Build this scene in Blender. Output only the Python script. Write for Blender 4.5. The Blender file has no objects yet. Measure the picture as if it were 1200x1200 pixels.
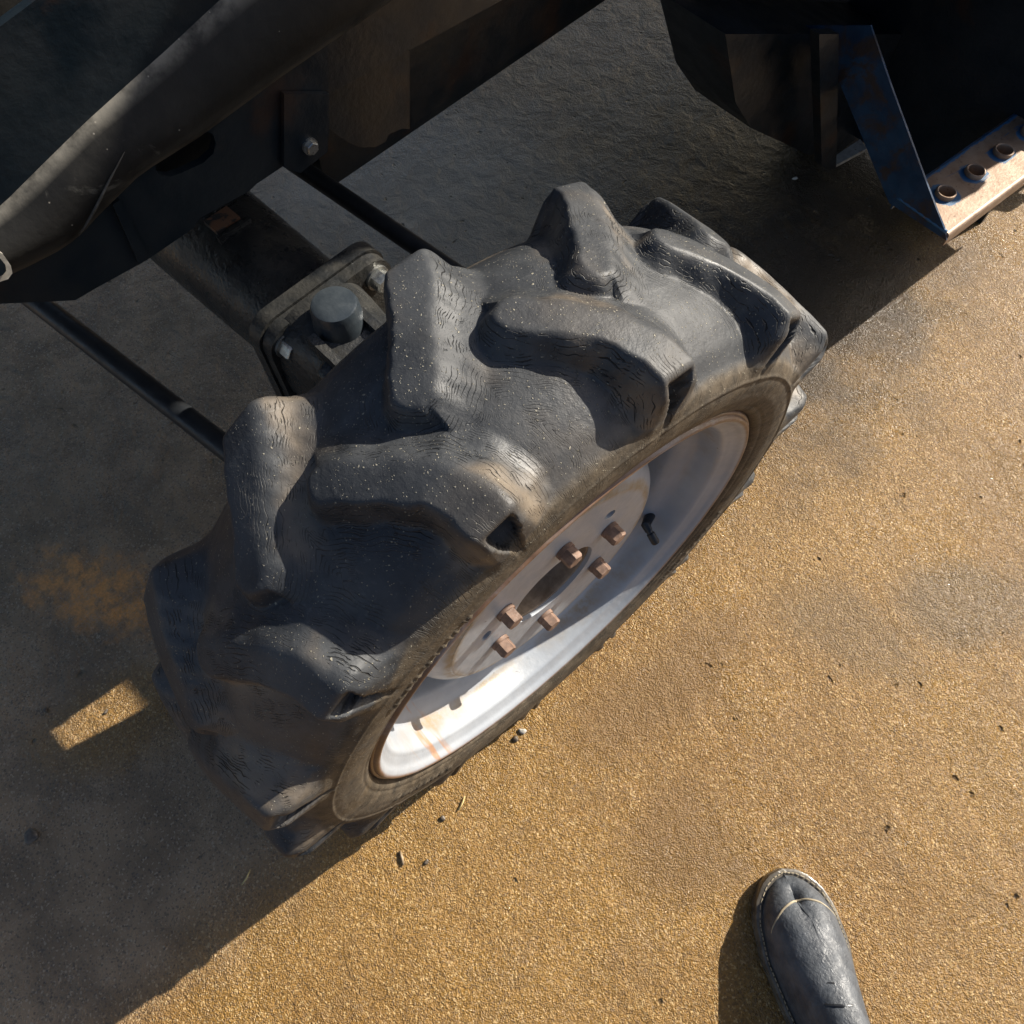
import bpy, bmesh, math, random
import numpy as np
from mathutils import Vector, Matrix
random.seed(7); rng = np.random.default_rng(7)
S = bpy.context.scene
COL = S.collection
R_ = math.radians

# ------------------------------------------------------------------ camera
cam_d = bpy.data.cameras.new('camera'); cam = bpy.data.objects.new('camera', cam_d); COL.objects.link(cam)
CAM = Vector((0.28224, -0.26391, 1.36037))
RIGHT = Vector((0.66094, 0.75044, -0.00044)); DOWN = Vector((0.67594, -0.59559, -0.43403)); FWD = Vector((-0.32597, 0.28657, -0.90090))
RIGHT.normalize(); FWD.normalize(); DOWN = FWD.cross(RIGHT).normalized(); RIGHT = DOWN.cross(FWD)
M = Matrix((RIGHT, -DOWN, -FWD)).transposed().to_4x4(); M.translation = CAM
cam.matrix_world = M
cam_d.sensor_width = 36; cam_d.lens = 910 / 1200 * 36; cam_d.clip_start = 0.02; cam_d.clip_end = 500
S.camera = cam

# ------------------------------------------------------------------ sky, sun, exposure
SUN_EL, SUN_AZ = R_(34), math.atan2(0.155, 1.0)          # azimuth from +Y towards +X
W = bpy.data.worlds.new('World'); S.world = W; W.use_nodes = True
wn = W.node_tree.nodes; wl = W.node_tree.links
sky = wn.new('ShaderNodeTexSky'); sky.sky_type = 'NISHITA'; sky.sun_disc = False
sky.sun_elevation = SUN_EL; sky.sun_rotation = SUN_AZ; sky.air_density = .85; sky.dust_density = 2.5; sky.ozone_density = 1
wl.new(sky.outputs[0], wn['Background'].inputs[0]); wn['Background'].inputs[1].default_value = 0.07
sd = bpy.data.lights.new('sun', 'SUN'); sd.energy = 5.0; sd.angle = R_(0.5); sd.color = (1, 0.93, 0.82)
sun = bpy.data.objects.new('sun', sd); COL.objects.link(sun)
SD = Vector((math.sin(SUN_AZ) * math.cos(SUN_EL), math.cos(SUN_AZ) * math.cos(SUN_EL), math.sin(SUN_EL)))
sun.rotation_euler = (-SD).to_track_quat('-Z', 'Y').to_euler(); sun.location = (0, 3, 4)
S.view_settings.view_transform = 'Standard'; S.view_settings.look = 'None'
S.view_settings.exposure = 0.8; S.view_settings.gamma = 1; S.view_settings.use_curve_mapping = False
S.render.engine = 'CYCLES'

ZC = 0.44                                                   # wheel centre height

# ------------------------------------------------------------------ material helpers
class NT:
    def __init__(s, name):
        s.m = bpy.data.materials.new(name); s.m.use_nodes = True
        s.n = s.m.node_tree.nodes; s.l = s.m.node_tree.links; s.p = s.n['Principled BSDF']
        s.tc = s.n.new('ShaderNodeTexCoord')
        s.co = s.tc.outputs['Object']
    def sock(s, v, inp):
        if v is None: return
        if isinstance(v, bpy.types.NodeSocket): s.l.new(v, inp)
        else:
            if isinstance(v, (tuple, list)) and len(v) == 3 and inp.type == 'RGBA': v = (*v, 1)
            inp.default_value = v
    def mapping(s, scale=(1, 1, 1), loc=(0, 0, 0), rot=(0, 0, 0), co=None):
        n = s.n.new('ShaderNodeMapping'); s.l.new(co or s.co, n.inputs[0])
        n.inputs['Scale'].default_value = scale; n.inputs['Location'].default_value = loc; n.inputs['Rotation'].default_value = rot
        return n.outputs[0]
    def noise(s, scale, detail=4, rough=.55, dist=0, co=None, col=False):
        n = s.n.new('ShaderNodeTexNoise'); s.l.new(co or s.co, n.inputs['Vector'])
        n.inputs['Scale'].default_value = scale; n.inputs['Detail'].default_value = detail
        n.inputs['Roughness'].default_value = rough; n.inputs['Distortion'].default_value = dist
        return n.outputs['Color' if col else 'Fac']
    def voro(s, scale, feature='F1', co=None, out='Distance', rnd=1):
        n = s.n.new('ShaderNodeTexVoronoi'); n.feature = feature; s.l.new(co or s.co, n.inputs['Vector'])
        n.inputs['Scale'].default_value = scale; n.inputs['Randomness'].default_value = rnd
        return n.outputs[out]
    def math(s, op, a, b=0.0, c=None, clamp=False):
        n = s.n.new('ShaderNodeMath'); n.operation = op; n.use_clamp = clamp
        s.sock(a, n.inputs[0]); s.sock(b, n.inputs[1])
        if c is not None: s.sock(c, n.inputs[2])
        return n.outputs[0]
    def mul(s, a, b): return s.math('MULTIPLY', a, b)
    def add(s, a, b): return s.math('ADD', a, b)
    def step(s, v, lo, hi, o0=0., o1=1.):
        n = s.n.new('ShaderNodeMapRange'); n.interpolation_type = 'SMOOTHSTEP'; n.clamp = True
        s.sock(v, n.inputs['Value']); s.sock(lo, n.inputs['From Min']); s.sock(hi, n.inputs['From Max'])
        s.sock(o0, n.inputs['To Min']); s.sock(o1, n.inputs['To Max']); return n.outputs[0]
    def mix(s, f, a, b):
        n = s.n.new('ShaderNodeMix'); n.data_type = 'RGBA'; s.sock(f, n.inputs[0]); s.sock(a, n.inputs[6]); s.sock(b, n.inputs[7]); return n.outputs[2]
    def vadd(s, a, b, op='ADD'):
        n = s.n.new('ShaderNodeVectorMath'); n.operation = op; s.l.new(a, n.inputs[0])
        if isinstance(b, bpy.types.NodeSocket): s.l.new(b, n.inputs[1])
        else: n.inputs[1].default_value = b
        return n.outputs[0]
    def vscale(s, a, k):
        n = s.n.new('ShaderNodeVectorMath'); n.operation = 'SCALE'; s.l.new(a, n.inputs[0]); n.inputs['Scale'].default_value = k; return n.outputs[0]
    def xyz(s, co=None):
        n = s.n.new('ShaderNodeSeparateXYZ'); s.l.new(co or s.co, n.inputs[0]); return n.outputs
    def attr(s, name):
        n = s.n.new('ShaderNodeAttribute'); n.attribute_name = name; return n.outputs['Fac']
    def bump(s, h, dist, strength=1, normal=None):
        n = s.n.new('ShaderNodeBump'); s.sock(h, n.inputs['Height']); n.inputs['Distance'].default_value = dist
        n.inputs['Strength'].default_value = strength
        if normal is not None: s.l.new(normal, n.inputs['Normal'])
        return n.outputs[0]
    def done(s, color=None, rough=None, metal=None, normal=None, coat=None, spec=None):
        s.sock(color, s.p.inputs['Base Color']); s.sock(rough, s.p.inputs['Roughness']); s.sock(metal, s.p.inputs['Metallic'])
        if normal is not None: s.l.new(normal, s.p.inputs['Normal'])
        if coat is not None: s.sock(coat, s.p.inputs['Coat Weight']); s.p.inputs['Coat Roughness'].default_value = .12
        if spec is not None: s.sock(spec, s.p.inputs['Specular IOR Level'])
        return s.m

def blob(t, x, y, rx, ry, ang, X, Y, wob):
    """soft patch at a place on the ground: 1 in the middle, 0 outside"""
    c, s_ = math.cos(ang), math.sin(ang)
    dx = t.add(X, -x); dy = t.add(Y, -y)
    u = t.math('DIVIDE', t.add(t.mul(dx, c), t.mul(dy, s_)), rx)
    v = t.math('DIVIDE', t.add(t.mul(dx, -s_), t.mul(dy, c)), ry)
    d = t.math('SQRT', t.add(t.mul(u, u), t.mul(v, v)))
    return t.step(t.add(d, wob), 1.15, .35)

def mat_ground():
    t = NT('wet_concrete'); X, Y, Z = t.xyz()
    big = t.noise(1.6, 5, .6); mid = t.noise(9, 5, .6, .4)
    fine = t.noise(190, 3, .65); grit = t.voro(420); grit2 = t.voro(170, co=t.vadd(t.co, t.vscale(t.noise(40, col=True), .02)))
    specks = t.voro(380, out='Color')
    sep = t.n.new('ShaderNodeSeparateColor'); t.l.new(specks, sep.inputs[0])
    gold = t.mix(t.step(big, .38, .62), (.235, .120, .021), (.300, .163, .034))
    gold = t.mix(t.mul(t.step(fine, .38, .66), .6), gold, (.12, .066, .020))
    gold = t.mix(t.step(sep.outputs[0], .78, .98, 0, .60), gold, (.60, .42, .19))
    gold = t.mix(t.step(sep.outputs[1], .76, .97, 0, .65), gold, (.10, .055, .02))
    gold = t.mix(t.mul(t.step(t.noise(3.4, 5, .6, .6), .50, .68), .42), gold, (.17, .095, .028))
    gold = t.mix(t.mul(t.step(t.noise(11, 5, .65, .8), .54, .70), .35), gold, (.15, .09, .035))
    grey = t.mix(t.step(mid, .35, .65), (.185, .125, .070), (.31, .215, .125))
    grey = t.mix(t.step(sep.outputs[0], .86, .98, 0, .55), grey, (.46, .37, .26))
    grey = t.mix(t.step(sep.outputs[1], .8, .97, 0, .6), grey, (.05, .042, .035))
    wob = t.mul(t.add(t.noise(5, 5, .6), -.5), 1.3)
    # shade and sun tones painted in: grey under the tractor, golden in the open
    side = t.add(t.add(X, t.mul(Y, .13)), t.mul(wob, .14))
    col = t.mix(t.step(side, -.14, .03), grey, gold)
    wob2 = t.mul(t.add(t.noise(17, 6, .7), -.5), 2.4)
    st = t.math('MAXIMUM', blob(t, -.60, -.515, .15, .085, .5, X, Y, wob2), t.mul(blob(t, -.49, -.44, .12, .05, .8, X, Y, wob2), .6))
    col = t.mix(t.mul(blob(t, -.36, -.60, .16, .10, 1.1, X, Y, wob), .85), col, gold)  # golden sunlit tone painted where the strip of sun falls
    col = t.mix(t.mul(blob(t, -1.05, .55, .62, .42, .3, X, Y, wob), .85), col, t.mix(mid, (.30, .25, .19), (.50, .43, .34)))  # pale patch painted in for the sky sheen on wet ground
    rust = t.mix(t.step(fine, .3, .7), (.85, .40, .11), (.58, .26, .07))  # rust stain, brightened to stand for soft sunlight reaching it
    st = t.mul(st, t.step(t.noise(28, 5, .7), .38, .58, .25, 1))
    col = t.mix(t.mul(st, .95), col, rust)
    oil = t.math('MAXIMUM', blob(t, .48, .66, .17, .10, .9, X, Y, wob), t.mul(blob(t, .36, .47, .17, .10, .3, X, Y, wob), .7))
    col = t.mix(t.mul(oil, .58), col, (.115, .082, .045))
    wetb = t.math('MAXIMUM', blob(t, .22, .12, .26, .08, 1.5, X, Y, wob), blob(t, .40, -.02, .10, .12, .9, X, Y, wob))
    col = t.mix(t.mul(wetb, .6), col, (.15, .08, .022))
    shadeb = blob(t, -.30, 1.05, .5, .75, 0.2, X, Y, wob)       # deep shade beside the step, painted into the colour
    col = t.mix(t.mul(shadeb, .86), col, (.022, .015, .008))
    pits = t.step(t.voro(26, co=t.vadd(t.co, t.vscale(t.noise(20, col=True), .05))), .17, .05)
    pm = t.mul(pits, t.step(t.noise(14, 2), t.step(X, -.3, 0, .50, .56), t.step(X, -.3, 0, .58, .66)))
    col = t.mix(t.mul(pm, .8), col, (.045, .03, .02))
    wet = t.step(t.add(t.noise(3.2, 5, .65), t.mul(fine, .25)), .50, .74)
    rough = t.step(wet, 0, 1, .46, .23)
    rough = t.mul(rough, t.step(X, -.55, -.30, .62, 1))
    rough = t.add(rough, t.mul(t.add(fine, -.5), .35))
    rough = t.math('MAXIMUM', rough, .16)
    rough = t.add(rough, t.mul(t.math('GREATER_THAN', sep.outputs[2], .93), -.12))
    h = t.add(t.mul(t.step(grit, 0, .75, 1, 0), .30), t.mul(t.step(grit2, 0, .6, 1, 0), .14))
    h = t.add(h, t.mul(t.noise(240, 4, .7), .62)); h = t.add(h, t.mul(t.noise(60, 3, .6), .38)); h = t.add(h, t.mul(mid, 2.0)); h = t.add(h, t.mul(t.noise(21, 6, .6, .5), t.step(X, -.7, -.05, 6.0, 1.6))); h = t.add(h, t.mul(pm, -2.2))
    n = t.bump(h, .0032, 1)
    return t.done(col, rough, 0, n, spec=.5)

def mat_rubber():
    t = NT('weathered_rubber'); lug = t.attr('lug'); side = t.attr('side'); valley = t.attr('valley')
    X, Y, Z = t.xyz()
    base = t.mix(t.step(t.noise(14, 5, .6), .35, .68), (.021, .0235, .027), (.048, .051, .054))
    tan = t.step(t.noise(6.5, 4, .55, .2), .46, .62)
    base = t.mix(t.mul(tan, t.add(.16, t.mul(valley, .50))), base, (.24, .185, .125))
    fin = t.noise(170, 3, .7)
    base = t.mix(t.mul(t.step(fin, .56, .74), .30), base, (.12, .12, .115))
    brown = t.mix(t.step(t.noise(40, 5, .65), .32, .68), (.050, .040, .028), (.115, .09, .06))
    base = t.mix(side, base, brown)
    # pale grit flecks
    dco = t.vadd(t.co, t.vscale(t.noise(60, col=True), .012))
    def flecks(sc, r, dens):
        v = t.voro(sc, co=dco); rc = t.voro(sc, co=dco, out='Color'); q = t.n.new('ShaderNodeSeparateColor'); t.l.new(rc, q.inputs[0])
        return t.mul(t.step(v, t.math('MULTIPLY_ADD', q.outputs[1], r, .06), t.math('MULTIPLY', q.outputs[1], r * .5)), t.math('GREATER_THAN', q.outputs[0], dens))
    dens = t.step(t.noise(6, 4), .38, .62, .74, .95)
    fl = t.math('MAXIMUM', flecks(260, .27, t.add(dens, -.04)), t.mul(flecks(480, .38, t.add(dens, -.12)), .85))
    base = t.mix(t.mul(fl, .62), base, (.42, .38, .28))
    # weathering cracks: long wavy hairlines that run round the lug roots, short nicks across them
    dist = t.attr('dist')
    def hair(freq, warp, wsc, width, msc, lo, hi, bsc):
        v = t.add(t.mul(dist, freq), t.mul(t.noise(wsc, 3, .55), warp))
        tri = t.math('ABSOLUTE', t.add(t.math('FRACT', v), -.5))
        m_ = t.step(t.noise(msc, 3, .6), lo, hi)
        wd = t.mul(m_, t.step(t.noise(bsc, 2), .3, .7, width * .4, width * 1.5))
        return t.mul(t.step(tri, wd, t.mul(wd, .15)), m_)
    w1 = hair(240, 4.0, 22, .085, 34, .46, .60, 24)
    w2 = t.mul(hair(480, 6, 34, .13, 60, .50, .62, 60), .75)
    wig = t.vadd(t.co, t.vscale(t.noise(60, 3, .6, col=True), .012))
    c3 = t.voro(150, 'DISTANCE_TO_EDGE', co=t.mapping((.45, 1, 1), co=wig))
    w3 = t.mul(t.step(c3, .022, .0), t.step(t.noise(50, 2), .60, .66, 0, .7))
    where = t.math('MAXIMUM', t.mul(valley, t.step(t.noise(7, 3), .30, .48)), t.mul(side, .5))
    where = t.math('MAXIMUM', where, t.mul(t.add(1.0, t.mul(side, -1)), t.mul(t.step(t.noise(6, 2), .54, .62), .45)))
    crack = t.mul(t.math('MAXIMUM', t.math('MAXIMUM', w1, w2), w3), where)
    col = t.mix(t.mul(crack, .93), base, (.006, .006, .006))
    h = t.mul(crack, -1.5)
    h = t.add(h, t.mul(fin, .30)); h = t.add(h, t.mul(t.noise(45, 4, .6), .45)); h = t.add(h, t.mul(fl, .35))
    h = t.add(h, t.mul(t.mul(side, t.noise(22, 6, .7)), 1.2))
    n = t.bump(h, .0017, 1)
    rough = t.add(t.step(t.noise(11, 4), .3, .7, .45, .64), t.mul(side, .15))
    return t.done(col, rough, 0, n, spec=.5)

def mat_rim():
    t = NT('grey_rim_paint'); X, Y, Z = t.xyz()
    r = t.math('SQRT', t.add(t.mul(Y, Y), t.mul(Z, Z)))
    col = t.mix(t.step(t.noise(8, 4), .35, .65), (.31, .335, .37), (.38, .405, .435))
    nz = t.noise(18, 5, .65, .4); n2 = t.noise(60, 5, .7)
    def ring(r0, w, k):
        d = t.math('ABSOLUTE', t.add(t.add(r, -r0), t.mul(t.add(nz, -.5), w * 1.6)))
        return t.mul(t.step(d, w, w * .15), k)
    f = t.math('MAXIMUM', t.mul(ring(.1655, .011, .8), t.math('GREATER_THAN', X, .02)), t.mul(ring(.268, .006, .75), t.step(t.noise(7, 3), .40, .60)))
    f = t.math('MAXIMUM', f, t.mul(ring(.205, .008, .5), t.step(t.noise(5, 3), .42, .6)))
    f = t.mul(f, t.step(n2, .30, .6, .35, 1))
    col = t.mix(f, col, (.30, .21, .10))
    # rust run at the bottom left
    run = t.mul(t.step(t.math('ABSOLUTE', t.add(Y, .235)), .030, .008), t.step(t.noise(1, 4, .6, .3, co=t.mapping((7, 75, 7))), .52, .64))
    run = t.mul(run, t.mul(t.step(Z, -.04, -.09), t.step(r, .22, .25)))
    col = t.mix(t.mul(run, .8), col, (.42, .20, .08))
    lip = t.mul(t.step(r, .2945, .2985), t.step(nz, .25, .55, .55, 1))
    col = t.mix(lip, col, t.mix(n2, (.08, .045, .03), (.26, .15, .09)))
    chips = t.step(t.voro(24, co=t.vadd(t.co, t.vscale(t.noise(60, col=True), .03))), .06, .03)
    col = t.mix(t.mul(chips, .7), col, (.07, .05, .04))
    dirt = t.mul(t.step(t.noise(26, 6, .7), .50, .78), .30)
    col = t.mix(dirt, col, (.27, .25, .22))
    n = t.bump(t.add(t.noise(90, 3), t.mul(t.noise(9, 3), 3)), .0005, 1)
    return t.done(col, t.step(n2, .3, .7, .30, .5), 0, n, spec=.5)

def mat_simple(name, c1, c2, rough=(.4, .6), scale=20, metal=0, bump=.0006, spots=None, spot_t=(.6, .7), sscale=9, spec=.5, bscale=90):
    t = NT(name)
    col = t.mix(t.step(t.noise(scale, 5, .6, .3), .35, .65), c1, c2)
    if spots:
        m = t.step(t.noise(sscale, 6, .68, .4), *spot_t); col = t.mix(t.mul(m, .9), col, spots)
    rg = t.step(t.noise(scale * 2.3, 4), .35, .65, rough[0], rough[1])
    n = t.bump(t.add(t.noise(bscale, 4, .6), t.mul(t.noise(bscale * .2, 3), 1.5)), bump, 1)
    return t.done(col, rg, metal, n, spec=spec)

def mat_panel():
    t = NT('scuffed_black_panel')
    col = t.mix(t.step(t.noise(7, 5, .6), .35, .7), (.008, .0075, .0065), (.016, .015, .013))
    dust = t.step(t.noise(4, 6, .7, .3), .52, .78)
    col = t.mix(t.mul(dust, .16), col, (.15, .135, .11))
    w_ = t.attr('wear_glint'); col = t.mix(t.mul(w_, t.step(t.noise(16, 5, .7), .30, .60)), col, (.26, .24, .20))  # sun on the ridge painted in as a paler tone, with edge scuffs
    sm = t.step(t.noise(13, 6, .75, 1.2), .60, .74); col = t.mix(t.mul(sm, .30), col, (.22, .21, .18))
    fl = t.step(t.voro(60), .07, .03); col = t.mix(t.mul(fl, .5), col, (.4, .36, .3))
    n = t.bump(t.add(t.noise(60, 4), t.mul(t.noise(6, 3), 4)), .0009, 1)
    return t.done(col, t.step(t.noise(9, 4), .3, .7, .50, .72), 0, n, spec=.3)

def mat_step():
    t = NT('worn_blue_step'); X, Y, Z = t.xyz()
    rust = t.mix(t.step(t.noise(30, 5, .65), .3, .7), (.24, .155, .10), (.34, .25, .18))
    rust = t.mix(t.step(t.noise(110, 3, .6), .6, .72, 0, .6), rust, (.10, .05, .03))
    blue = t.mix(t.noise(20, 4), (.02, .08, .17), (.05, .16, .30))
    m = t.step(t.add(t.attr('paint'), t.mul(t.add(t.noise(26, 5, .7), -.5), 1.2)), .42, .60)
    col = t.mix(m, rust, blue)
    return t.done(col, .5, t.step(m, 0, 1, .35, 0), t.bump(t.noise(120, 4), .0006, 1))

MAT = {}
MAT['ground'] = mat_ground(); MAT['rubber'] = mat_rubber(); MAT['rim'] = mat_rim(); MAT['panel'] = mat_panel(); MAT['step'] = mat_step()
MAT['frame'] = mat_simple('dark_blue_frame_paint', (.005, .010, .015), (.012, .017, .021), (.28, .45), 9, spots=(.03, .017, .012), spot_t=(.55, .68), sscale=5)
MAT['rod'] = mat_simple('black_rod_paint', (.012, .014, .017), (.022, .024, .026), (.35, .5), 30)
MAT['cast'] = mat_simple('oily_cast_iron', (.026, .028, .029), (.060, .058, .052), (.22, .42), 16, metal=.25, bump=.0014, spots=(.016, .019, .024), spot_t=(.5, .66), sscale=11, bscale=150)
MAT['cap'] = mat_simple('painted_cap', (.035, .045, .055), (.06, .072, .082), (.28, .42), 24, metal=.2, bump=.0006)
MAT['bolt'] = mat_simple('rusty_bolt', (.15, .092, .065), (.26, .165, .118), (.6, .8), 90, bump=.0008, spots=(.2, .09, .05), sscale=60)
MAT['zinc'] = mat_simple('dull_zinc', (.30, .31, .30), (.45, .45, .42), (.25, .45), 80, metal=.8, bump=.0006, spots=(.1, .08, .06), sscale=60)
MAT['hub'] = mat_simple('brown_hub', (.17, .125, .085), (.30, .235, .17), (.4, .65), 40, metal=.2, bump=.001, spots=(.05, .035, .025), sscale=22)
MAT['black'] = mat_simple('black_plastic', (.008, .009, .012), (.014, .016, .02), (.3, .45), 30)
MAT['blue'] = mat_simple('blue_paint', (.010, .035, .078), (.020, .062, .125), (.3, .5), 16, spots=(.05, .036, .026), spot_t=(.46, .60), sscale=14)
MAT['alu'] = mat_simple('bare_strap', (.40, .37, .31), (.55, .52, .45), (.4, .6), 50, metal=.3, spots=(.2, .13, .08), sscale=30)
MAT['boot'] = mat_simple('boot_leather', (.045, .052, .062), (.085, .094, .106), (.35, .6), 40, bump=.0012, bscale=240)
MAT['sole'] = mat_simple('boot_rubber', (.06, .052, .042), (.15, .13, .10), (.22, .42), 26, bump=.0006)
MAT['thread'] = mat_simple('waxed_thread', (.30, .25, .17), (.42, .36, .25), (.6, .8), 60)
MAT['denim'] = mat_simple('denim', (.03, .045, .08), (.05, .07, .12), (.8, .95), 60, bump=.0012, bscale=400)
MAT['stone'] = mat_simple('pale_pebble', (.45, .42, .36), (.62, .58, .50), (.5, .7), 90)
MAT['dstone'] = mat_simple('dark_pebble', (.07, .055, .04), (.14, .11, .08), (.3, .5), 90)
MAT['straw'] = mat_simple('dry_straw', (.45, .34, .14), (.60, .48, .22), (.6, .8), 90)

# ------------------------------------------------------------------ object helpers
def link(name, me, mat, parent=None, smooth=True):
    o = bpy.data.objects.new(name, me); COL.objects.link(o)
    if mat and not me.materials: me.materials.append(mat)
    if parent: o.parent = parent
    if smooth is not None: me.polygons.foreach_set('use_smooth', [bool(smooth)] * len(me.polygons))
    return o
def empty(name, loc, parent=None):
    o = bpy.data.objects.new(name, None); COL.objects.link(o); o.location = loc; o.empty_display_size = .05
    if parent: o.parent = parent
    return o
def tag(o, label=None, cat=None, group=None, kind=None):
    for k, v in (('label', label), ('category', cat), ('group', group), ('kind', kind)):
        if v: o[k] = v
    return o
def from_bm(name, bm, mat, parent=None, smooth=False, bevel=0, seg=2, autos=True):
    if bevel: 
        eds = [e for e in bm.edges if len(e.link_faces) == 2 and e.calc_face_angle(0) > .5]
        bmesh.ops.bevel(bm, geom=eds, offset=bevel, segments=seg, profile=.6, affect='EDGES', clamp_overlap=True)
    bmesh.ops.recalc_face_normals(bm, faces=bm.faces)
    me = bpy.data.meshes.new(name); bm.to_mesh(me); bm.free()
    o = link(name, me, mat, parent, smooth or autos)
    if autos and not smooth: me.set_sharp_from_angle(angle=R_(38))
    return o
def basis(d):
    d = Vector(d).normalized(); a = Vector((0, 0, 1)) if abs(d.z) < .9 else Vector((1, 0, 0))
    u = a.cross(d).normalized(); return u, d.cross(u), d
def add_tube(bm, pts, rad, seg=24, cap=True):
    pts = [Vector(p) for p in pts]; rad = rad if isinstance(rad, (list, tuple)) else [rad] * len(pts)
    rings = []
    for i, p in enumerate(pts):
        d = (pts[min(i + 1, len(pts) - 1)] - pts[max(i - 1, 0)]); u, v, _ = basis(d)
        rings.append([bm.verts.new(p + (u * math.cos(2 * math.pi * k / seg) + v * math.sin(2 * math.pi * k / seg)) * rad[i]) for k in range(seg)])
    for a, b in zip(rings, rings[1:]):
        for k in range(seg): bm.faces.new((a[k], a[(k + 1) % seg], b[(k + 1) % seg], b[k]))
    if cap: bm.faces.new(rings[0][::-1]); bm.faces.new(rings[-1])
def prism(bm, poly, off, x=None):
    """poly: list of 3D points (planar), off: extrusion vector"""
    a = [bm.verts.new(Vector(p)) for p in poly]; b = [bm.verts.new(Vector(p) + Vector(off)) for p in poly]
    n = len(a); bm.faces.new(a[::-1]); bm.faces.new(b)
    for i in range(n): bm.faces.new((a[i], a[(i + 1) % n], b[(i + 1) % n], b[i]))
def box(bm, x0, x1, y0, y1, z0, z1):
    prism(bm, [(x0, y0, z0), (x1, y0, z0), (x1, y1, z0), (x0, y1, z0)], (0, 0, z1 - z0))
def hexhead(bm, c, d, w, h, rot=0, wash=0):
    u, v, d = basis(d); c = Vector(c)
    def ring(r, t, n=6, ro=rot): return [bm.verts.new(c + d * t + (u * math.cos(ro + 2 * math.pi * k / n) + v * math.sin(ro + 2 * math.pi * k / n)) * r) for k in range(n)]
    R = w / math.sqrt(3); a = ring(R, 0); b = ring(R, h * .88); cc = ring(R * .86, h)
    for p, q in ((a, b), (b, cc)):
        for k in range(6): bm.faces.new((p[k], p[(k + 1) % 6], q[(k + 1) % 6], q[k]))
    bm.faces.new(a[::-1]); bm.faces.new(cc)
    if wash:
        a = ring(wash, -.002, 20, 0); b = ring(wash, .003, 20, 0)
        for k in range(20): bm.faces.new((a[k], a[(k + 1) % 20], b[(k + 1) % 20], b[k]))
        bm.faces.new(a[::-1]); bm.faces.new(b)
def ray(px, py):
    v = RIGHT * ((px - 600) / 910) + DOWN * ((py - 600) / 910) + FWD; return v
def at(px, py, z=0, ax=2):
    v = ray(px, py); return CAM + v * ((z - CAM[ax]) / v[ax])

# ------------------------------------------------------------------ ground
bm = bmesh.new(); G = 120
vs = [bm.verts.new((x, y, 0)) for x, y in ((-G, -G), (G, -G), (G, G), (-G, G))]; bm.faces.new(vs)
tag(from_bm('ground', bm, MAT['ground'], smooth=True), kind='structure')

# ------------------------------------------------------------------ tractor
tractor = tag(empty('tractor', (-.5, .5, 0)), 'dark tractor with cracked black front tyre, pale grey rim and worn blue step', 'tractor')
tractor.matrix_world = Matrix.Translation((0, 0, 0))
wheel = empty('front_wheel', (0, 0, ZC), tractor)

# --- tyre: one continuous skin, base profile blended into a lug-top profile
def smooth(x, a, b):
    t = np.clip((x - a) / (b - a), 0, 1); return t * t * (3 - 2 * t)
NTH = 1500
XC = -.015
base_half = [(0, .4205), (.025, .4190), (.050, .4145), (.075, .4055), (.095, .3945), (.107, .3835), (.1165, .3750), (.1205, .366), (.1225, .352), (.1215, .335), (.1175, .318), (.114, .311), (.104, .306), (.090, .297)]
top_half = [(0, .4400), (.030, .4400), (.060, .4390), (.090, .4370), (.113, .4330), (.1215, .4150), (.1215, .3790), (.1215, .366), (.1225, .352), (.1215, .335), (.1175, .318), (.114, .311), (.104, .306), (.090, .297)]
def resample(pts, par, n):
    pts = np.array(pts); par = np.array(par); q = np.linspace(0, 1, n)
    # Catmull-like smoothing by interpolating on dense then box filter
    d = np.linspace(0, 1, 1200); x = np.interp(d, par, pts[:, 0]); r = np.interp(d, par, pts[:, 1])
    k = np.ones(45) / 45
    xp = np.pad(x, 22, mode='reflect', reflect_type='odd'); rp = np.pad(r, 22, mode='reflect', reflect_type='odd')
    x = np.convolve(xp, k, 'valid'); r = np.convolve(rp, k, 'valid')
    return np.interp(q, d, x), np.interp(q, d, r)
NH = 150
seg = np.hypot(*np.diff(np.array(base_half), axis=0).T); segt = np.hypot(*np.diff(np.array(top_half), axis=0).T)
par = np.concatenate([[0], np.cumsum(np.maximum(seg, segt))]); par /= par[-1]
bx, br = resample(base_half, par, NH); tx, tr = resample(top_half, par, NH)
bx = np.concatenate([-bx[:0:-1], bx]); br = np.concatenate([br[:0:-1], br]); tx = np.concatenate([-tx[:0:-1], tx]); tr = np.concatenate([tr[:0:-1], tr])
NS = len(bx)
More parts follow.
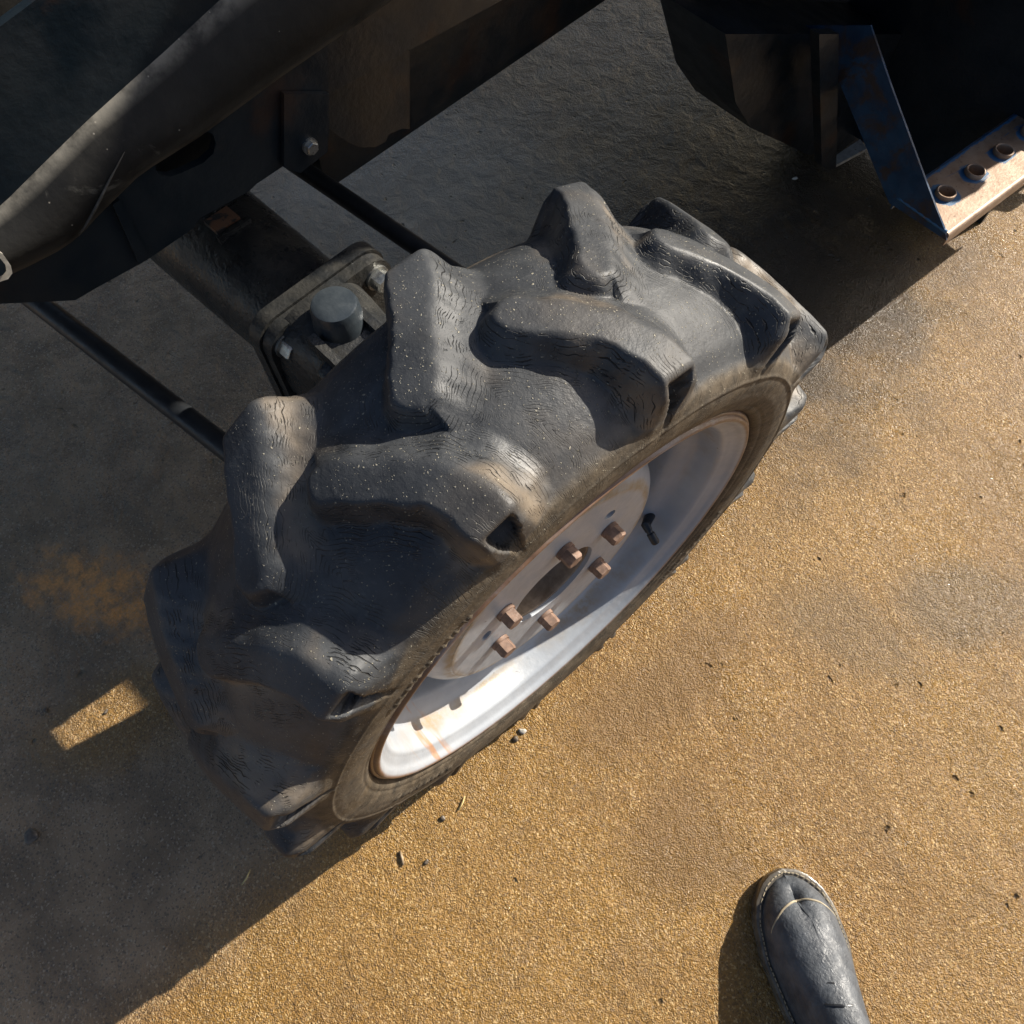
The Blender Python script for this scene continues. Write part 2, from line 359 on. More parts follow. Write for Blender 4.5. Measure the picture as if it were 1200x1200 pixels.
# u: lateral arc coordinate used for the lug pattern = top profile arc length from centre
dt = np.hypot(np.diff(tx), np.diff(tr)); ut = np.concatenate([[0], np.cumsum(dt)]); ut -= ut[NS // 2]
th = np.linspace(0, 2 * np.pi, NTH, endpoint=False)
TH, U = np.meshgrid(th, ut, indexing='ij')
PITCH = 2 * np.pi / 14; RT = .44
def lugfield(poly, hw, flip):
    """poly: [(theta_deg, x)] centre line; returns signed distance inside (>0), side sign, along-x"""
    P = np.array([(math.radians(a) * RT, x - XC) for a, x in poly])
    a0 = P[0, 0] / RT
    q = (TH - a0 + .62 * PITCH) % PITCH - .62 * PITCH      # local angle around first point
    lx = q * RT + P[0, 0]
    best = np.full(TH.shape, 9.); sgn = np.zeros(TH.shape)
    for off in (-PITCH * RT, 0, PITCH * RT):
        X = lx + off
        for (ax, ay), (b_x, b_y) in zip(P[:-1], P[1:]):
            dx, dy = b_x - ax, b_y - ay; L2 = dx * dx + dy * dy
            t = np.clip(((X - ax) * dx + (U - ay) * dy) / L2, 0, 1)
            ex, ey = X - ax - t * dx, U - ay - t * dy; d = np.hypot(ex, ey)
            m = d < best; best[m] = d[m]; s = np.sign(ex); sgn[m] = s[m]
    return hw - best, sgn
# per-lug irregular wear
wear_glint = np.interp(th, np.linspace(0, 2 * np.pi, 29), np.append(rng.uniform(.93, 1.03, 28), 1.0))[:, None]
wob = sum(a * np.sin(k * TH + p + U * q) for a, k, p, q in ((.0012, 23, .3, 60), (.0009, 61, 1.1, -90), (.0006, 131, 2., 140)))
out_poly = [(89.6, -.020), (85.5, .012), (82.2, .042), (80.6, .070), (80.2, .100), (80.4, .19)]
in_poly = [(102.6, -.024), (99.4, -.052), (96.2, -.084), (93.8, -.110), (92.6, -.132), (92.6, -.23)]
Mk = np.zeros(TH.shape); Vk = np.zeros(TH.shape); Dk = np.full(TH.shape, -9.)
for poly, sd_ in ((out_poly, 1), (in_poly, -1)):
    hw = .0205 + .004 * smooth(np.abs(U), .03, .12)
    d, sg = lugfield(poly, hw, sd_); d = d + wob
    steep = smooth(d, -.017, .0065); gentle = smooth(d, -.040, .012)
    m = np.where(sg > 0, steep, gentle * .75 + steep * .25)
    # soften at the tip
    tip = smooth(sd_ * U, -.05, -.005)
    m = m * (1 - .24 * (1 - tip))
    # hollow between the two thin buttress ribs at the lug's shoulder end
    pk = smooth(d - .16 * np.clip(np.abs(U) - .118, 0, .06), .0085, .0125) * smooth(sd_ * U, .117, .126) * (1 if sd_ == 1 else 0)
    m = m * (1 - 1.6 * pk)
    Mk = np.maximum(Mk, m); Dk = np.maximum(Dk, d)
    Vk = np.maximum(Vk, smooth(d, -.045, -.008) * (1 - smooth(d, -.002, .004)))
Mk = Mk * np.clip(wear_glint, 0, 1.05)
bxx, brr, txx, trr = (np.broadcast_to(a[None, :], TH.shape) for a in (bx, br, tx, tr))
Xp = bxx + Mk * (txx - bxx) + XC; Rp = brr + Mk * (trr - brr)
# gentle carcass sag and dents
Rp = Rp + (.0018 * np.sin(5 * TH + 1) + .0012 * np.sin(9 * TH + U * 30)) * smooth(np.abs(bxx), .12, .02)
sidem = smooth(Rp, .384, .376) * (np.abs(bxx) > .09)
# raised line and moulded relief on the sidewall
Xs = np.sign(bxx)
relief = .0014 * np.exp(-((brr - .3625) / .0016) ** 2) - .0012 * np.exp(-((brr - .320) / .0018) ** 2)
deg = np.degrees(TH) % 360
for c0, n_, r0, hgt in ((118, 7, .337, .011), (205, 8, .338, .012), (310, 9, .338, .011)):
    for i in range(n_):
        a = c0 + i * 3.1; w = .55 + .5 * ((i * 7) % 3) / 2
        for dr, dw, da in ((0, w, 0), (hgt * .45, .22, w), (-hgt * .3, .22, -w * .6)):
            relief = relief + .0012 * (smooth(-np.abs(deg - a - da), -dw - .15, -dw + .05) * smooth(-np.abs(brr - r0 - dr * .2), -hgt * (.22 if dw > .3 else .5) - .0006, -hgt * (.22 if dw > .3 else .5) + .0004))
Xp = Xp + relief * Xs * sidem
co = np.stack([Xp, Rp * np.cos(TH), Rp * np.sin(TH)], -1).reshape(-1, 3)
i = np.arange(NTH)[:, None]; j = np.arange(NS - 1)[None, :]; i2 = (i + 1) % NTH
F = np.stack([np.broadcast_to(a, (NTH, NS - 1)) for a in (i * NS + j, i2 * NS + j, i2 * NS + j + 1, i * NS + j + 1)], -1).reshape(-1, 4)
me = bpy.data.meshes.new('tyre'); me.vertices.add(len(co)); me.vertices.foreach_set('co', co.ravel().astype(np.float32))
me.loops.add(F.size); me.loops.foreach_set('vertex_index', F.ravel().astype(np.int32))
me.polygons.add(len(F)); me.polygons.foreach_set('loop_start', (np.arange(len(F)) * 4).astype(np.int32))
me.update(calc_edges=True)
for nm, arr in (('lug', Mk), ('side', sidem.astype(float)), ('valley', Vk * (1 - sidem)), ('dist', Dk)):
    at_ = me.attributes.new(nm, 'FLOAT', 'POINT'); at_.data.foreach_set('value', np.ascontiguousarray(arr, dtype=np.float32).ravel())
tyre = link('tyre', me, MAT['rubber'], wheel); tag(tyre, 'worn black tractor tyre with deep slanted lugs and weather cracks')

def lathe(name, prof, mat, parent, n=160, closed=False):
    bm = bmesh.new(); rings = []
    for x, r in prof:
        rings.append([bm.verts.new((x, r * math.cos(2 * math.pi * k / n), r * math.sin(2 * math.pi * k / n))) for k in range(n)])
    prs = list(zip(rings, rings[1:])) + ([(rings[-1], rings[0])] if closed else [])
    for a, b in prs:
        for k in range(n): bm.faces.new((a[k], a[(k + 1) % n], b[(k + 1) % n], b[k]))
    bmesh.ops.recalc_face_normals(bm, faces=bm.faces)
    me = bpy.data.meshes.new(name); bm.to_mesh(me); bm.free()
    o = link(name, me, mat, parent); me.set_sharp_from_angle(angle=R_(50)); return o
def curve(pts, n=6):
    out = []
    P = [Vector((*p, 0)) for p in pts]; P = [P[0] * 2 - P[1]] + P + [P[-1] * 2 - P[-2]]
    for a, b, c, d in zip(P, P[1:], P[2:], P[3:]):
        for k in range(n):
            t = k / n; out.append(tuple((.5 * ((2 * b) + (c - a) * t + (2 * a - 5 * b + 4 * c - d) * t * t + (3 * b - a - 3 * c + d) * t ** 3))[:2]))
    out.append(pts[-1]); return out

rim_in = curve([(.096, .3035), (.1000, .3010), (.1000, .2975), (.0965, .2930), (.091, .2885), (.086, .281), (.081, .2745), (.068, .2715), (.052, .2690), (.044, .2635), (.036, .2520), (.026, .2450), (.006, .2435), (-.030, .2430), (-.052, .2520), (-.064, .2670), (-.110, .2740), (-.124, .2830), (-.132, .2985)], 5)
rim_out = [(x - .004 if i_ < 25 else x, r + .005) for i_, (x, r) in enumerate(rim_in)][::-1]
rim = lathe('rim', rim_in + rim_out, MAT['rim'], wheel, 192, True)
tag(rim, 'pale grey steel rim with rust stains')

# disc with centre hole, six stud holes and hand holes cut in real geometry
HUBR = .067
prof = curve([(.060, HUBR), (.060, .100), (.060, .1570), (.0585, .1660), (.0530, .1765), (.0420, .1880), (.0230, .1985), (.0000, .2080), (-.016, .2180), (-.024, .2330), (-.026, .2440)], 6)
disc = lathe('disc', prof + [(x - .006, r) for x, r in prof][::-1], MAT['rim'], wheel, 192, True)
tag(disc, 'domed grey wheel disc with a brown dirt ring')
def ellipse_cut(pts, rx, ry):
    bm = bmesh.new()
    for (y, z) in pts:
        ang = math.atan2(z, y); u = Vector((0, math.cos(ang), math.sin(ang))); v = Vector((0, -math.sin(ang), math.cos(ang)))
        poly = [Vector((.04, y, z)) + u * rx * math.cos(k * math.pi / 10) + v * ry * math.sin(k * math.pi / 10) for k in range(20)]
        prism(bm, poly, (.04, 0, 0))
    me = bpy.data.meshes.new('cut'); bm.to_mesh(me); bm.free(); return bpy.data.objects.new('cut', me)
hp = []
for p in ((715, 603), (731, 658), (570, 745), (597, 781)):
    q = at(*p, .060, 0); hp.append((q.y, q.z - ZC))
cut = ellipse_cut(hp, .0075, .0105); COL.objects.link(cut); cut.parent = wheel
bmc = bmesh.new(); bmc.from_mesh(cut.data); bmesh.ops.recalc_face_normals(bmc, faces=bmc.faces); bmc.to_mesh(cut.data); bmc.free()
md = disc.modifiers.new('holes', 'BOOLEAN'); md.object = cut; md.solver = 'EXACT'
dg = bpy.context.evaluated_depsgraph_get(); dg.update()
nm = bpy.data.meshes.new_from_object(disc.evaluated_get(dg)); disc.modifiers.clear(); disc.data = nm
nm.set_sharp_from_angle(angle=R_(45))
bpy.data.objects.remove(cut)

hub = lathe('hub', curve([(.054, .067), (.0535, .064), (.050, .0635), (.036, .063), (.020, .061), (.016, .056), (.016, .040), (.019, .034), (.024, .022), (.0255, .0005)], 3), MAT['hub'], wheel, 96)
for k in range(4):
    a = k * math.pi / 2 + .4; bm = bmesh.new(); hexhead(bm, (.0165, .046 * math.cos(a), .046 * math.sin(a)), (1, 0, 0), .012, .006, rot=k)
    from_bm('hub_screw', bm, MAT['zinc'], wheel)
# six wheel bolts
proto = None
for k in range(6):
    a = R_(24 - 60 * k)
    if proto is None:
        bm = bmesh.new(); hexhead(bm, (0, 0, 0), (1, 0, 0), .0205, .0185, rot=.3, wash=.0125)
        b = proto = from_bm('wheel_bolt', bm, MAT['bolt'], wheel, bevel=.0009, seg=1)
    else:
        b = proto.copy(); COL.objects.link(b); b.parent = wheel
    b.location = (.0625, .0995 * math.cos(a), .0995 * math.sin(a)); b.rotation_euler = (k * .9, 0, 0)
# valve stem
w0 = Vector((0, 0, ZC)); q2 = at(769, 637, .079, 0) - w0; q0 = at(757, 616, .052, 0) - w0; q0 = q2.lerp(q0, 1.02); q1 = q0.lerp(q2, .42)
rr_ = Vector((0, q0.y, q0.z)).normalized() * .268 + Vector((.040, 0, 0))
bm = bmesh.new(); add_tube(bm, [rr_, rr_.lerp(q0, .45), q0, q0.lerp(q2, .3)], [.0085, .0075, .0070, .006], 16); add_tube(bm, [q0.lerp(q2, .3), q1, q1.lerp(q2, .05), q2.lerp(q1, .12), q2], [.0048, .0048, .0064, .0064, .0052], 16)
from_bm('valve_stem', bm, MAT['black'], wheel)

# ---- axle housing, knuckle
YAW = R_(5)
def T(x, y, z):                                            # tractor frame (yawed about the wheel) to world
    return Vector((x * math.cos(YAW) - y * math.sin(YAW), x * math.sin(YAW) + y * math.cos(YAW), z))
AX = T(1, 0, 0); AY = T(0, 1, 0)
def apply_yaw(bm): bmesh.ops.transform(bm, matrix=Matrix.Rotation(YAW, 4, 'Z'), verts=bm.verts)
ZA = .465
bm = bmesh.new()
add_tube(bm, [(-1.5, .048, ZA), (-.72, .048, ZA), (-.60, .048, ZA), (-.44, .048, ZA)], [.090, .090, .088, .084], 48)
apply_yaw(bm)
axle = from_bm('axle_housing', bm, MAT['cast'], tractor); tag(axle, 'oily cast axle tube')
# casting web and lug with chipped rust spot on the tube
bm = bmesh.new(); c = T(-.60, 0, ZA)
prism(bm, [T(-.635, .022, ZA + .079), T(-.605, .022, ZA + .079), T(-.605, .062, ZA + .079), T(-.635, .062, ZA + .079)], (0, 0, .013))
from_bm('casting_pad', bm, mat_simple('chipped_pad', (.03, .032, .033), (.05, .05, .048), spots=(.22, .11, .06), spot_t=(.44, .50), sscale=26, scale=30), axle, bevel=.004)
bm = bmesh.new(); prism(bm, [T(-.598, .016, ZA + .075), T(-.590, .016, ZA + .075), T(-.590, .070, ZA + .075), T(-.598, .070, ZA + .075)], (0, 0, .018)); from_bm('casting_ridge', bm, MAT['cast'], axle, bevel=.003)
def flange_poly(xx, cy, cz, hy, hz, rc, n=8):
    out = []
    for sx, sz, a0 in ((1, 1, 0), (-1, 1, 90), (-1, -1, 180), (1, -1, 270)):
        for k in range(n + 1):
            a = R_(a0 + 90 * k / n); out.append(T(xx, cy + sx * (hy - rc) + rc * math.cos(a), cz + sz * (hz - rc) + rc * math.sin(a)))
    return out
bm = bmesh.new()
prism(bm, flange_poly(-.436, .050, .470, .108, .105, .036), AX * .022)
prism(bm, flange_poly(-.4125, .050, .470, .105, .102, .036), AX * .018)
from_bm('flange', bm, MAT['cast'], axle, bevel=.003)
# knuckle body
bm = bmesh.new()
pts = [(-.405, .080, .580, .40), (-.375, .078, .582, .375), (-.330, .072, .575, .37), (-.320, .070, .570, .512), (-.248, .070, .562, .512), (-.240, .072, .548, .37), (-.24, .080, .542, .37), (-.18, .090, .550, .40), (-.13, .095, .56, .46), (-.06, .095, .59, .40)]  # underside notch shaped to let the sun strip reach the ground
rings = []
for x, hy, zt, zb in pts:
    zm, hz = (zt + zb) / 2, (zt - zb) / 2
    ring = []
    for k in range(40):
        a = 2 * math.pi * k / 40; cy = math.copysign(abs(math.cos(a)) ** .75, math.cos(a)); cz = math.copysign(abs(math.sin(a)) ** .75, math.sin(a))
        ring.append(bm.verts.new(T(x, .030 + hy * cy, zm + hz * cz)))
    rings.append(ring)
for a, b in zip(rings, rings[1:]):
    for k in range(40): bm.faces.new((a[k], a[(k + 1) % 40], b[(k + 1) % 40], b[k]))
bm.faces.new(rings[0]); bm.faces.new(rings[-1][::-1])
knuckle = from_bm('steering_knuckle', bm, MAT['cast'], axle); tag(knuckle, 'shiny dark casting behind the wheel')
bm = bmesh.new(); kc = T(-.350, .030, 0)
add_tube(bm, [kc + Vector((0, 0, z)) for z in (.46, .555, .585, .600, .606, .607)], [.040, .036, .032, .031, .0285, .026], 40)
from_bm('kingpin_cap', bm, MAT['cap'], axle)
# ribs from the kingpin boss down the knuckle
bm = bmesh.new()
for dy in (-.020, .050):
    prism(bm, [T(-.35, dy, .50), T(-.35, dy, .585), T(-.27, dy, .575), T(-.15, dy, .55), T(-.15, dy, .50)], AY * .012)
from_bm('rib', bm, MAT['cast'], axle, bevel=.003)
bolt0 = None
for (yy, zz) in ((-.030, .542), (.128, .542), (.128, .40), (-.030, .40)):
    if bolt0 is None:
        bm = bmesh.new(); hexhead(bm, (0, 0, 0), (1, 0, 0), .026, .020, rot=.2, wash=.0185); b = bolt0 = from_bm('flange_bolt', bm, MAT['zinc'], axle, bevel=.0012, seg=1)
    else: b = bolt0.copy(); COL.objects.link(b); b.parent = axle
    b.location = T(-.394, yy, zz); b.rotation_euler = (yy * 9, 0, YAW)
# ---- two rods parallel to the axle
def rodline(pa, pb, z, e0=.0, e1=.0):
    a = at(*pa, z); b = at(*pb, z); d = (b - a).normalized(); return a - d * e0, b + d * e1
a, b = rodline((350, 195), (490, 290), .47, .12, .18)
bm = bmesh.new(); add_tube(bm, [a, b], .0145, 24); rod1 = from_bm('tie_rod', bm, MAT['rod'], tractor); tag(rod1, 'black round rod above the axle')
bm = bmesh.new(); add_tube(bm, [b - (b - a).normalized() * .02, b + (b - a).normalized() * .03], .026, 24); from_bm('rod_end', bm, MAT['rod'], rod1)
a, b = rodline((45, 355), (258, 520), .44, .30, .12)
bm = bmesh.new(); add_tube(bm, [a, b], .0165, 24); rod2 = from_bm('tie_rod', bm, MAT['rod'], tractor); tag(rod2, 'dark round rod below the axle')
bm = bmesh.new(); add_tube(bm, [b - (b - a).normalized() * .02, b + (b - a).normalized() * .03], .026, 24); from_bm('rod_end', bm, MAT['rod'], rod2)

# ---- side frame plate and body panel (vertical planes x = const in world, traced then given depth)
def on(px, py, x): return at(px, py, x, 0)
XFp = -.478
outline = [(-120, 395), (0, 356), (88, 352), (112, 338), (172, 305), (226, 268), (234, 256), (292, 224), (300, 216), (345, 186), (384, 172), (386, 150), (384, 60), (384, -80), (150, -80), (-120, 120)]
slot = [(182, 190), (183, 200), (190, 206), (200, 207), (212, 203), (238, 191), (250, 180), (253, 168), (250, 158), (243, 154), (225, 160), (200, 173), (186, 181)]
bm = bmesh.new()
O = [bm.verts.new(on(*p, XFp)) for p in outline]; I = [bm.verts.new(on(*p, XFp)) for p in slot]
for ring in (O, I):
    for k in range(len(ring)): bm.edges.new((ring[k], ring[(k + 1) % len(ring)]))
bmesh.ops.triangle_fill(bm, use_beauty=True, use_dissolve=False, edges=bm.edges)
bmesh.ops.recalc_face_normals(bm, faces=bm.faces)
r = bmesh.ops.extrude_face_region(bm, geom=bm.faces[:])
bmesh.ops.translate(bm, vec=(-.010, 0, 0), verts=[v for v in r['geom'] if isinstance(v, bmesh.types.BMVert)])
plate = from_bm('frame_plate', bm, MAT['frame'], tractor); tag(plate, 'dark blue frame plate with a long slot')
# inner wall behind the plate, closes the frame box
bm = bmesh.new(); box(bm, -1.30, -.53, -.75, 1.2, .72, .84); from_bm('frame_box', bm, MAT['frame'], tractor, bevel=.004)
# frame end block with bolt
bm = bmesh.new()
prism(bm, [on(333, 196, -.470), on(352, 203, -.470), on(384, 178, -.470), on(386, 110, -.470), on(333, 110, -.470)], (-.006, 0, 0))
blk = from_bm('end_bracket', bm, MAT['frame'], plate, bevel=.002)
bm = bmesh.new(); hexhead(bm, on(363, 171, -.4695), (1, 0, 0), .014, .008, rot=.4, wash=.010); from_bm('bracket_bolt', bm, MAT['zinc'], plate)
# weld bead / strap on plate
bm = bmesh.new(); prism(bm, [on(130, 238, -.4775), on(138, 232, -.4775), on(172, 298, -.4775), on(160, 305, -.4775)], (.004, 0, 0)); from_bm('plate_strap', bm, MAT['frame'], plate, bevel=.001)

# upper body panel: lofted sheet of four rails running along the tractor
def rail(pts): return pts
ys = np.linspace(0, 1, 40)
def interp2(pts, t):
    P = np.array(pts, float); L = np.concatenate([[0], np.cumsum(np.hypot(*np.diff(P, axis=0).T))]); L /= L[-1]
    return np.interp(t, L, P[:, 0]), np.interp(t, L, P[:, 1])
railA = [(-130, 372), (18, 320), (75, 291), (94, 276), (118, 250), (165, 204), (235, 160), (330, 90), (460, 0), (560, -70)]     # lower edge
railB = [(-130, 350), (14, 306), (70, 278), (92, 262), (114, 236), (158, 194), (228, 150), (322, 80), (450, -10), (550, -80)]
railC = [(-130, 352), (-50, 290), (10, 240), (55, 195), (100, 150), (150, 105), (200, 60), (270, -5), (360, -70), (420, -120)]  # ridge
railD = [(-150, 330), (-75, 268), (-15, 216), (30, 172), (74, 132), (125, 85), (178, 40), (245, -25), (330, -90), (390, -140)]
grid = []
for t in ys:
    a = on(*interp2(railA, t), -.470); b = on(*interp2(railB, t), -.455); c = on(*interp2(railC, t), -.475); d = on(*interp2(railD, t), -.500)
    e = d + Vector((-.35, 0, .02)); f = e + Vector((-.5, 0, -.02))
    row = []
    row += [a + Vector((-.02, 0, -.002)), a, a.lerp(b, .5) + Vector((.002, 0, 0)), b]
    row += [b.lerp(c, k) + Vector((.006 * math.sin(math.pi * k), 0, 0)) for k in (.2, .4, .6, .8)]
    row += [c, c.lerp(d, .5) + Vector((.003, 0, .002)), d, d.lerp(e, .4), e, f]
    grid.append(row)
bm = bmesh.new(); V = [[bm.verts.new(p) for p in row] for row in grid]
for r0, r1 in zip(V, V[1:]):
    for p, q_, r_, s_ in zip(r0, r0[1:], r1[1:], r1): bm.faces.new((p, q_, r_, s_))
panel = from_bm('body_panel', bm, MAT['panel'], tractor, smooth=True)
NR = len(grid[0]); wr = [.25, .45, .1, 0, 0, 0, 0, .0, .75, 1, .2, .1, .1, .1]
a_ = panel.data.attributes.new('wear_glint', 'FLOAT', 'POINT'); a_.data.foreach_set('value', [float(wr[k % NR]) for k in range(len(panel.data.vertices))]); tag(panel, 'scuffed dusty black side cover above the frame plate')
bm = bmesh.new(); add_tube(bm, [on(146, 178, -.4560), on(128, 212, -.4535), on(112, 244, -.4530), on(100, 266, -.4540), on(92, 276, -.457)], [.0004, .0012, .0016, .0015, .0008], 10); cr = from_bm('pressed_crease', bm, MAT['panel'], panel, smooth=True)
a_ = cr.data.attributes.new('wear_glint', 'FLOAT', 'POINT'); a_.data.foreach_set('value', [.3] * len(cr.data.vertices))
# pale rounded corner of a decal plate at the photo's left edge
bm = bmesh.new()
pl = [(-60, 325), (-60, 270), (-8, 289), (2, 296), (11, 309), (13, 318), (8, 325), (-10, 331)]
prism(bm, [on(*p, -.4515) for p in pl], (.003, 0, 0)); d1 = from_bm('cover_badge', bm, MAT['alu'], panel, bevel=.0012)
bm = bmesh.new(); pl2 = [(-60, 322), (-60, 276), (-12, 293), (-2, 300), (6, 310), (7, 317), (3, 322), (-12, 327)]
prism(bm, [on(*p, -.4475) for p in pl2], (.0006, 0, 0)); from_bm('badge_face', bm, MAT['frame'], panel)

# dark underbody lump seen at the top edge (385..455)
bm = bmesh.new()
pl = [(384, 120), (384, 148), (395, 158), (410, 168), (425, 173), (441, 172), (452, 166), (455, 158), (470, 151), (480, 151), (480, 60), (384, 60)]
prism(bm, [on(*p, -.55) for p in pl], (-.12, 0, 0)); from_bm('underbody_bracket', bm, MAT['frame'], tractor, bevel=.004)

# ---- worn blue step
ZS = .25
step = empty('step', (0, 0, 0), tractor); tag(step, 'worn blue footstep with raised round anti-slip holes')
A = at(1110, 272, ZS); Bq = at(1200, 205, ZS); d = (Bq - A).normalized(); inn = Vector((-d.y, d.x, 0))
Wd = .118; Ls = .62
holes = []
q = at(1107, 228, ZS); o0 = (q - A).dot(d); w0 = (q - A).dot(inn)
q = at(1138, 201, ZS); dl = ((q - A).dot(d) - o0)
rad = .0195
bm = bmesh.new()
nH = 8
verts_o = [bm.verts.new(A + d * s + inn * w) for s, w in ((0, 0), (Ls, 0), (Ls, Wd), (0, Wd))]
for k in range(4): bm.edges.new((verts_o[k], verts_o[(k + 1) % 4]))
hc = []
for k in range(nH):
    c = A + d * (o0 + k * dl) + inn * w0; hc.append(c)
    ring = [bm.verts.new(c + Vector((math.cos(2 * math.pi * i_ / 28), math.sin(2 * math.pi * i_ / 28), 0)) * rad) for i_ in range(28)]
    for i_ in range(28): bm.edges.new((ring[i_], ring[(i_ + 1) % 28]))
bmesh.ops.triangle_fill(bm, use_beauty=True, edges=bm.edges[:])
bmesh.ops.recalc_face_normals(bm, faces=bm.faces)
r = bmesh.ops.extrude_face_region(bm, geom=bm.faces[:]); bmesh.ops.translate(bm, vec=(0, 0, -.004), verts=[v for v in r['geom'] if isinstance(v, bmesh.types.BMVert)])
def paint_attr(o, fn):
    a_ = o.data.attributes.new('paint', 'FLOAT', 'POINT')
    a_.data.foreach_set('value', [fn(v.co) for v in o.data.vertices])
tread = from_bm('tread_plate', bm, MAT['step'], step)
# refine so paint can be laid near the collars
bm = bmesh.new(); bm.from_mesh(tread.data)
bmesh.ops.triangulate(bm, faces=bm.faces); bmesh.ops.subdivide_edges(bm, edges=[e for e in bm.edges if e.calc_length() > .03], cuts=3, use_grid_fill=True)
bmesh.ops.subdivide_edges(bm, edges=[e for e in bm.edges if e.calc_length() > .012], cuts=1, use_grid_fill=True)
bm.to_mesh(tread.data); bm.free()
paint_attr(tread, lambda c: max(0, 1 - (min((c - h).length for h in hc) - rad) / .021, .75 - abs((c - A).dot(inn) - Wd) / .02))
for h in hc[:6]:
    bm = bmesh.new(); n = 28; prof_ = [(rad, 0), (rad + .0006, .007), (rad - .001, .0088), (rad - .0035, .0085), (rad - .0042, .006), (rad - .0042, -.030)]
    rings = [[bm.verts.new(h + Vector((math.cos(2 * math.pi * k / n) * r_, math.sin(2 * math.pi * k / n) * r_, z_ + .0005))) for k in range(n)] for r_, z_ in prof_]
    for a, b in zip(rings, rings[1:]):
        for k in range(n): bm.faces.new((a[k], a[(k + 1) % n], b[(k + 1) % n], b[k]))
    o = from_bm('collar', bm, MAT['step'], step, smooth=True); paint_attr(o, lambda c: .12)
# front lip, bent down
bm = bmesh.new()
prof_ = [(0, -.0002), (-.004, -.001), (-.0068, -.004), (-.0075, -.008), (-.0075, -.030), (-.0045, -.030), (-.0045, -.008), (-.001, -.0045)]
a = [bm.verts.new(A + inn * p + Vector((0, 0, z_))) for p, z_ in prof_]; b = [bm.verts.new(A + d * Ls + inn * p + Vector((0, 0, z_))) for p, z_ in prof_]
for k in range(8): bm.faces.new((a[k], a[(k + 1) % 8], b[(k + 1) % 8], b[k]))
bm.faces.new(a); bm.faces.new(b[::-1]); o = from_bm('front_lip', bm, MAT['step'], step); paint_attr(o, lambda c: .2)
# back lip
bm = bmesh.new(); p0 = A + inn * (Wd + .0005)
prism(bm, [p0, p0 + d * Ls, p0 + d * Ls - Vector((0, 0, .03)), p0 - Vector((0, 0, .03))], inn * .004); o = from_bm('back_lip', bm, MAT['blue'], step)
# gusset plate: vertical, at the near end, rising towards the tractor
def onpl(px, py, p, n):
    v = ray(px, py); return CAM + v * ((p - CAM).dot(n) / v.dot(n))
gp = A - d * .0045; 
gpoly = [(1109, 282), (1108, 272), (1098, 247), (1085, 213), (1062, 150), (1043, 98), (1020, 30), (940, 30), (985, 100), (1012, 165), (1026, 200), (1042, 238)]
bm = bmesh.new(); prism(bm, [onpl(*p, gp, d) for p in gpoly], d * .004)
from_bm('gusset_plate', bm, MAT['blue'], step, bevel=.0008, seg=1)
bm = bmesh.new(); wpts = [A - d * .002 + inn * (Wd * k / 14) + Vector((0, 0, .0008 + .0006 * (k % 2))) for k in range(15)]
add_tube(bm, wpts, [.0032 + .0010 * (k % 2) for k in range(15)], 8); o = from_bm('weld_bead', bm, MAT['step'], step, smooth=True); paint_attr(o, lambda c: .75)
# far gusset
bm = bmesh.new(); prism(bm, [onpl(*p, gp, d) + d * (Ls + .006) for p in gpoly], d * .004); from_bm('gusset_plate', bm, MAT['blue'], step, bevel=.0008, seg=1)

# ---- bracket with bare metal strap left of the step
bx0 = -.34
bm = bmesh.new(); a = onpl(973, 200, Vector((bx0, 1.2, 0)), Vector((1, 0, 0))); 
zb = a.z
u = onpl(979, 60, Vector((bx0, 1.2, 0)), Vector((1, 0, 0)))
prism(bm, [onpl(*p, Vector((bx0, 0, 0)), Vector((1, 0, 0))) for p in ((963, 194), (972, 200), (980, 196), (981, 150), (983, 40), (960, 40), (962, 150))], (-.02, 0, 0))
br1 = from_bm('hanger_bracket', bm, MAT['frame'], tractor, bevel=.003)
bm = bmesh.new()
prism(bm, [onpl(*p, Vector((0, 0, zb)), Vector((0, 0, 1))) for p in ((975, 196), (1016, 174), (1008, 163), (981, 181))], (0, 0, -.008))
from_bm('strap', bm, MAT['alu'], br1, bevel=.001)
bm = bmesh.new(); prism(bm, [onpl(*p, Vector((-.42, 0, 0)), Vector((1, 0, 0))) for p in ((880, 150), (915, 166), (948, 182), (1020, 170), (1040, 140), (1060, 40), (850, 40), (862, 120))], (-.15, 0, 0))
from_bm('underbody_casting', bm, MAT['frame'], tractor, bevel=.008)

# ---- the rest of the tractor, outside the photograph: hood, gearbox, rear wheel, fender
bm = bmesh.new()
sec = [(-.62, .80), (-.60, 1.02), (-.66, 1.16), (-.80, 1.22), (-1.10, 1.22), (-1.24, 1.16), (-1.30, 1.02), (-1.28, .80)]
prism(bm, [T(x, -.85, z) for x, z in sec], AY * 2.3); from_bm('hood', bm, MAT['panel'], tractor, bevel=.03, seg=3)
bm = bmesh.new(); box(bm, -1.20, -.68, .25, 3.0, .42, .80); apply_yaw(bm); from_bm('gearbox', bm, MAT['frame'], tractor, bevel=.03)
bm = bmesh.new(); box(bm, -.66, -.18, 1.35, 1.75, .48, .86); apply_yaw(bm); from_bm('fuel_tank', bm, MAT['black'], tractor, bevel=.04, seg=3)
bm = bmesh.new(); box(bm, -1.5, -.06, 1.02, 2.6, .86, .90); apply_yaw(bm); from_bm('footplate', bm, MAT['frame'], tractor, bevel=.01)
